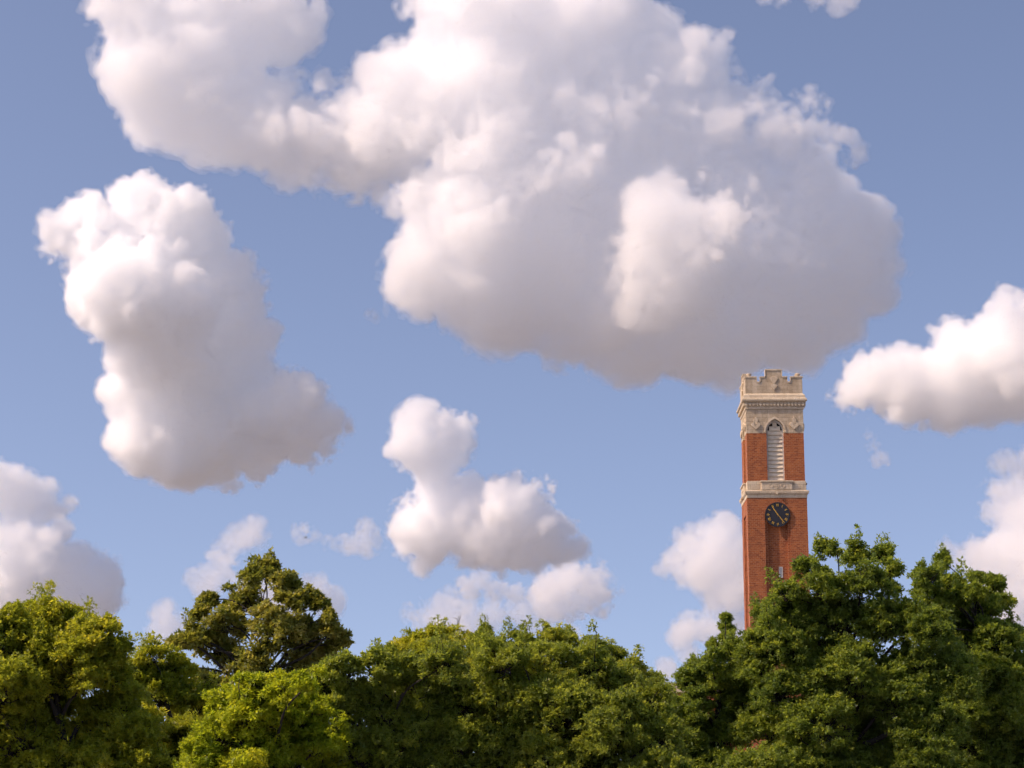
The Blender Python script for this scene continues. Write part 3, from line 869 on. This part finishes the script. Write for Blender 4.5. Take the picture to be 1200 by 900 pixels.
tree('broadleaf_tree', 'dark green tree with three pointed tops at the right edge', 1165, 101,
     low([(1105, 654, 10), (1102, 668, 10), (1090, 676, 12), (1076, 668, 7), (1116, 684, 15), (1094, 702, 17), (1112, 704, 18), (1134, 698, 14), (1084, 722, 20), (1108, 728, 22), (1080, 690, 9), (1146, 672, 8), (1142, 690, 13), (1164, 684, 13), (1174, 704, 16), (1150, 712, 21), (1118, 712, 21), (1190, 742, 22), (1168, 752, 28), (1130, 750, 26), (1204, 800, 36), (1160, 795, 34, -1.5), (1128, 790, 26, -1), (1140, 830, 32, -1.5), (1170, 835, 30, -2), (1178, 850, 38), (1148, 880, 38), (1212, 872, 40)], (918,), 1150, 1230, 40),
     DEEP, 21, leaf=.15)

for k, (x, y, Y, sd) in enumerate([(60, 822, 150, 31), (985, 815, 155, 37), (1130, 800, 150, 38)]):
    lab = ['farther tree glimpsed behind the spreading yellow green tree', 'farther tree glimpsed through the largest dark green tree', 'farther tree glimpsed between the two right hand trees'][k]
    tree('broadleaf_tree', lab, x, Y, [(x, y + 22, 22), (x - 34, y + 38, 26), (x + 36, y + 36, 26), (x - 62, y + 60, 24), (x + 62, y + 58, 24), (x, y + 58, 34), (x - 30, y + 84, 32), (x + 32, y + 84, 32)], GREEN, sd, leaf=.22, tuft=.3, nspray=26, ntuft=11, group='farther trees behind the front row')

# ------------------------------------------------------------------ a distant bird
bp_ = at(358, 630, 300.0)
bird = empty('bird', bp_, .6)
tag(bird, 'tiny dark bird flying in the sky right of the tall olive brown tree', 'bird')
FEATHER = plain('dark_feathers', (.03, .028, .026), .7)
bb = MB()
prof = [(-.20, .004), (-.15, .030), (-.06, .055), (.04, .058), (.11, .040), (.15, .036), (.18, .030), (.21, .010), (.24, .002)]
nn = 8
o_ = len(bb.v)
for x, r in prof: bb.v += [(x, r * math.cos(2 * math.pi * k / nn), r * math.sin(2 * math.pi * k / nn)) for k in range(nn)]
for i in range(len(prof) - 1):
    for k in range(nn): bb.f.append((i * nn + k, i * nn + (k + 1) % nn, (i + 1) * nn + (k + 1) % nn, (i + 1) * nn + k))
bb.poly([(-.16, -.02, 0), (-.16, .02, 0), (-.34, .06, .01), (-.34, -.06, .01), (-.16, -.02, .012), (-.16, .02, .012), (-.34, .06, .016), (-.34, -.06, .016)], [(0, 1, 2, 3), (7, 6, 5, 4), (0, 4, 5, 1), (1, 5, 6, 2), (2, 6, 7, 3), (3, 7, 4, 0)])
bb.build('body', FEATHER, bird)
for sgn in (-1, 1):
    wg = MB()
    top = [(.08, .04, .03), (.10, .20, .12), (.05, .42, .10), (-.06, .40, .09), (-.08, .20, .10), (-.09, .04, .02)]
    P = [(x, sgn * y, z) for x, y, z in top] + [(x, sgn * y, z - .012) for x, y, z in top]
    n6 = 6
    wg.poly(P, [tuple(range(6)), tuple(range(11, 5, -1))] + [(i, i + 6, (i + 1) % 6 + 6, (i + 1) % 6) for i in range(6)])
    wg.build('wing', FEATHER, bird)

WISPY = ((-7, .008), (-1, .015))
LOW = ((-5, .010), (1, .026))
FAINT = ((-4, .010), (3, .012))
cloud('towering white cloud on the left with a grey lower right side',
      [(75, 282, 20, -10), (100, 264, 22, 0), (115, 302, 34, -20), (165, 250, 30, 10), (210, 265, 32, 20), (240, 280, 26, 30), (160, 300, 48, -10),
       (220, 320, 46, 25), (255, 335, 34, 40), (150, 345, 42, -75), (200, 365, 42, -70), (250, 375, 38, 35), (268, 420, 34, 40), (180, 415, 36, -30),
       (220, 440, 48, 0), (162, 462, 24, -10), (312, 392, 9, 20), (160, 510, 20, -10), (200, 510, 40, 0), (250, 500, 52, 10), (300, 500, 46, 20),
       (345, 468, 24, -20), (375, 490, 24, -10), (350, 512, 32, 10), (290, 530, 28, 10), (230, 535, 24, 0), (130, 455, 7),  (245, 405, 36, 10), (285, 440, 32, 30), (320, 482, 32, -10), (336, 446, 14, -30), (355, 455, 16, -35), (272, 350, 28, 40), (190, 392, 36, -60), (110, 330, 24, -30)],
      5200, 3, vox=1.5, sc=.75, amp=1.35, bias=10, isos=((-3, .016), (1, .055), (6, .045)))
cloud('ragged thin cloud trailing off the upper left of the largest cloud',
      [(165, 15, 40), (230, 10, 56), (300, 15, 44), (345, 28, 20), (190, 70, 44), (250, 75, 50), (200, 118, 42), (250, 128, 44), (300, 140, 36),
       (350, 150, 40), (175, 145, 18), (145, 30, 20), (210, 150, 20), (395, 150, 42), (345, 98, 9), (320, 120, 34, -20), (360, 138, 38, -30), (400, 130, 36, -30), (440, 150, 44, -30), (270, 110, 40, -20), (330, 150, 44, -30), (370, 165, 44, -30), (410, 175, 44, -20), (290, 130, 44, -30), (430, 120, 40, -20), (165, 100, 26), (185, 135, 28)],
      5150, 11, vox=2.0, isos=((-5, .014), (1, .045)), amp=1.9, bias=12, loose=.35)
cloud('largest cloud filling the upper middle of the sky above the tower',
      [(440, 160, 58, 0), (462, 92, 28, -20), (430, 205, 25, 0), (500, 130, 62, 10), (560, 60, 58, 30), (560, 15, 58, 40), (620, 30, 60, 50), (690, 20, 55, 50), (740, 60, 46, 40),
       (800, 92, 42, 20), (838, 88, 28, 10), (700, 120, 78, 40), (600, 150, 78, 0), (780, 160, 75, 40), (850, 150, 48, 0), (900, 160, 42, -10), (930, 165, 34, 0),
       (860, 220, 58, 30), (930, 215, 38, 30), (520, 230, 58, -40), (510, 305, 50, -70), (500, 345, 26, -60), (580, 250, 78, -50), (580, 325, 56, -60),
       (650, 250, 88, 0), (650, 335, 52, -30), (740, 270, 80, 0), (720, 350, 52, -20), (800, 285, 70, -95), (840, 260, 46, -100), (760, 330, 44, -90), (880, 310, 66, 10), (950, 280, 62, 60),
       (1000, 285, 40, 70), (1025, 270, 22, 60), (1028, 315, 24, 70), (955, 350, 52, 60), (880, 370, 56, 30), (800, 385, 50, 0), (740, 405, 38, 0), (850, 405, 36, 10),
       (930, 395, 36, 40), (975, 385, 26, 50), (600, 365, 46, -20), (660, 385, 40, -10), (700, 400, 36, 0), (560, 360, 34, -40), (400, 150, 40, 10), (1010, 330, 34, 65), (985, 168, 7, 0), (996, 182, 5, 0), (428, 362, 5, 0)],
      5000, 7, vox=2.1, bias=10, isos=((-4, .013), (1, .032), (7, .010)))
cloud('white cloud with a rounded head in the middle of the sky left of the tower',
      [(493, 495, 20), (490, 525, 26), (525, 515, 25), (510, 545, 26), (537, 525, 15), (515, 575, 25), (475, 602, 16), (500, 618, 32), (545, 605, 35), (590, 600, 33),
       (612, 592, 26), (570, 628, 30), (620, 630, 26), (480, 636, 14), (655, 640, 18), (675, 640, 12), (625, 652, 14), (600, 605, 36), (640, 622, 26), (560, 645, 20), (590, 648, 20), (505, 640, 20)],
      8000, 5, vox=1.25, sc=0.6, bias=9)
cloud('small low cloud with a domed top above the middle trees',
      [(675, 682, 22), (645, 698, 20), (690, 695, 26), (665, 704, 16), (709, 697, 13), (635, 697, 9), (605, 692, 7), (548, 690, 9), (563, 678, 9), (578, 690, 7), (590, 690, 5)],
      9500, 8, vox=1.0, sc=0.47, amp=1.8, bias=12, loose=.35, isos=LOW)
cloud('low strip of cloud just behind the tops of the middle trees',
      [(490, 722, 10), (526, 708, 11), (545, 722, 14), (580, 724, 14), (610, 720, 13), (565, 730, 14), (520, 730, 14), (635, 732, 10), (672, 740, 8)],
      11000, 9, vox=1.0, sc=0.47, isos=WISPY, amp=1.8, bias=12, loose=.35)
cloud('white cloud cut off by the right edge beside the tower top',
      [(1000, 458, 14), (1020, 436, 22), (1045, 440, 30), (1075, 455, 31), (1110, 455, 33), (1145, 430, 40), (1185, 408, 48), (1225, 400, 50), (1110, 472, 22), (1160, 458, 28), (1200, 445, 30), (1260, 420, 40)],
      6000, 15, vox=1.4, sc=0.78)
cloud('billowing cloud at the left edge just above the yellow green tree',
      [(-12, 575, 26), (20, 585, 24), (42, 590, 18), (65, 600, 9), (78, 590, 5), (15, 645, 28, -20), (50, 650, 30, -25), (80, 660, 26, -15), (105, 680, 26, -10), (122, 700, 18, 0), (60, 692, 40, 0), (10, 692, 45), (-25, 660, 34, 20)],
      7500, 16, vox=1.25, sc=0.65)
cloud('thin low cloud behind the tall olive tree',
      [(290, 628, 13), (274, 640, 13), (262, 660, 14), (250, 680, 13), (232, 677, 7), (300, 690, 18), (330, 700, 18), (365, 692, 13), (385, 706, 11)],
      10500, 17, vox=1.0, sc=0.47, isos=WISPY, amp=1.8, bias=12, loose=.35)
cloud('tiny low cloud left of the tall olive tree', [(190, 722, 11), (203, 733, 11), (186, 735, 8)], 11500, 18, vox=.9, sc=0.39, isos=WISPY, amp=1.8, bias=12, loose=.35)
cloud('tiny loose scrap of cloud right of the tall olive tree', [(357, 621, 8), (366, 626, 6), (410, 636, 8), (428, 631, 12), (440, 634, 7), (390, 634, 5)], 9000, 19, vox=.9, sc=0.42, isos=WISPY, amp=1.8, bias=12, loose=.35)
cloud('cloud showing to the left of the brick tower shaft',
      [(845, 632, 23), (815, 642, 19), (790, 656, 13), (830, 665, 25), (862, 660, 30), (800, 672, 11), (852, 700, 24), (832, 737, 19), (806, 738, 16), (862, 740, 22), (890, 690, 28), (900, 730, 24), (782, 782, 8), (810, 765, 9)],
      8800, 20, vox=1.1, sc=0.55, isos=LOW)
cloud('low cloud at the right edge behind the right hand trees',
      [(1180, 595, 21), (1202, 600, 30), (1152, 652, 20), (1180, 662, 32), (1215, 650, 40), (1130, 652, 12), (1115, 640, 6), (1190, 700, 30), (1160, 692, 20), (1240, 610, 36), (1250, 680, 40)],
      7800, 21, vox=1.25, sc=0.65, isos=LOW)
cloud('faint pinkish puff of cloud at the right edge', [(1185, 546, 13), (1203, 546, 15), (1225, 540, 16), (1168, 545, 6)], 8500, 22, vox=1.0, sc=0.47, isos=FAINT)
cloud('wisp of cloud at the top edge to the right of the largest cloud', [(920, -2, 8), (952, 2, 9), (978, 8, 8), (992, 6, 6), (900, -4, 6), (832, 33, 5)], 5200, 23, vox=.9, sc=0.47, isos=FAINT)
cloud('faint shred of cloud right of the tower belfry', [(1018, 512, 5), (1022, 522, 5), (1030, 537, 6)], 7000, 24, vox=.8, sc=0.39, isos=FAINT)
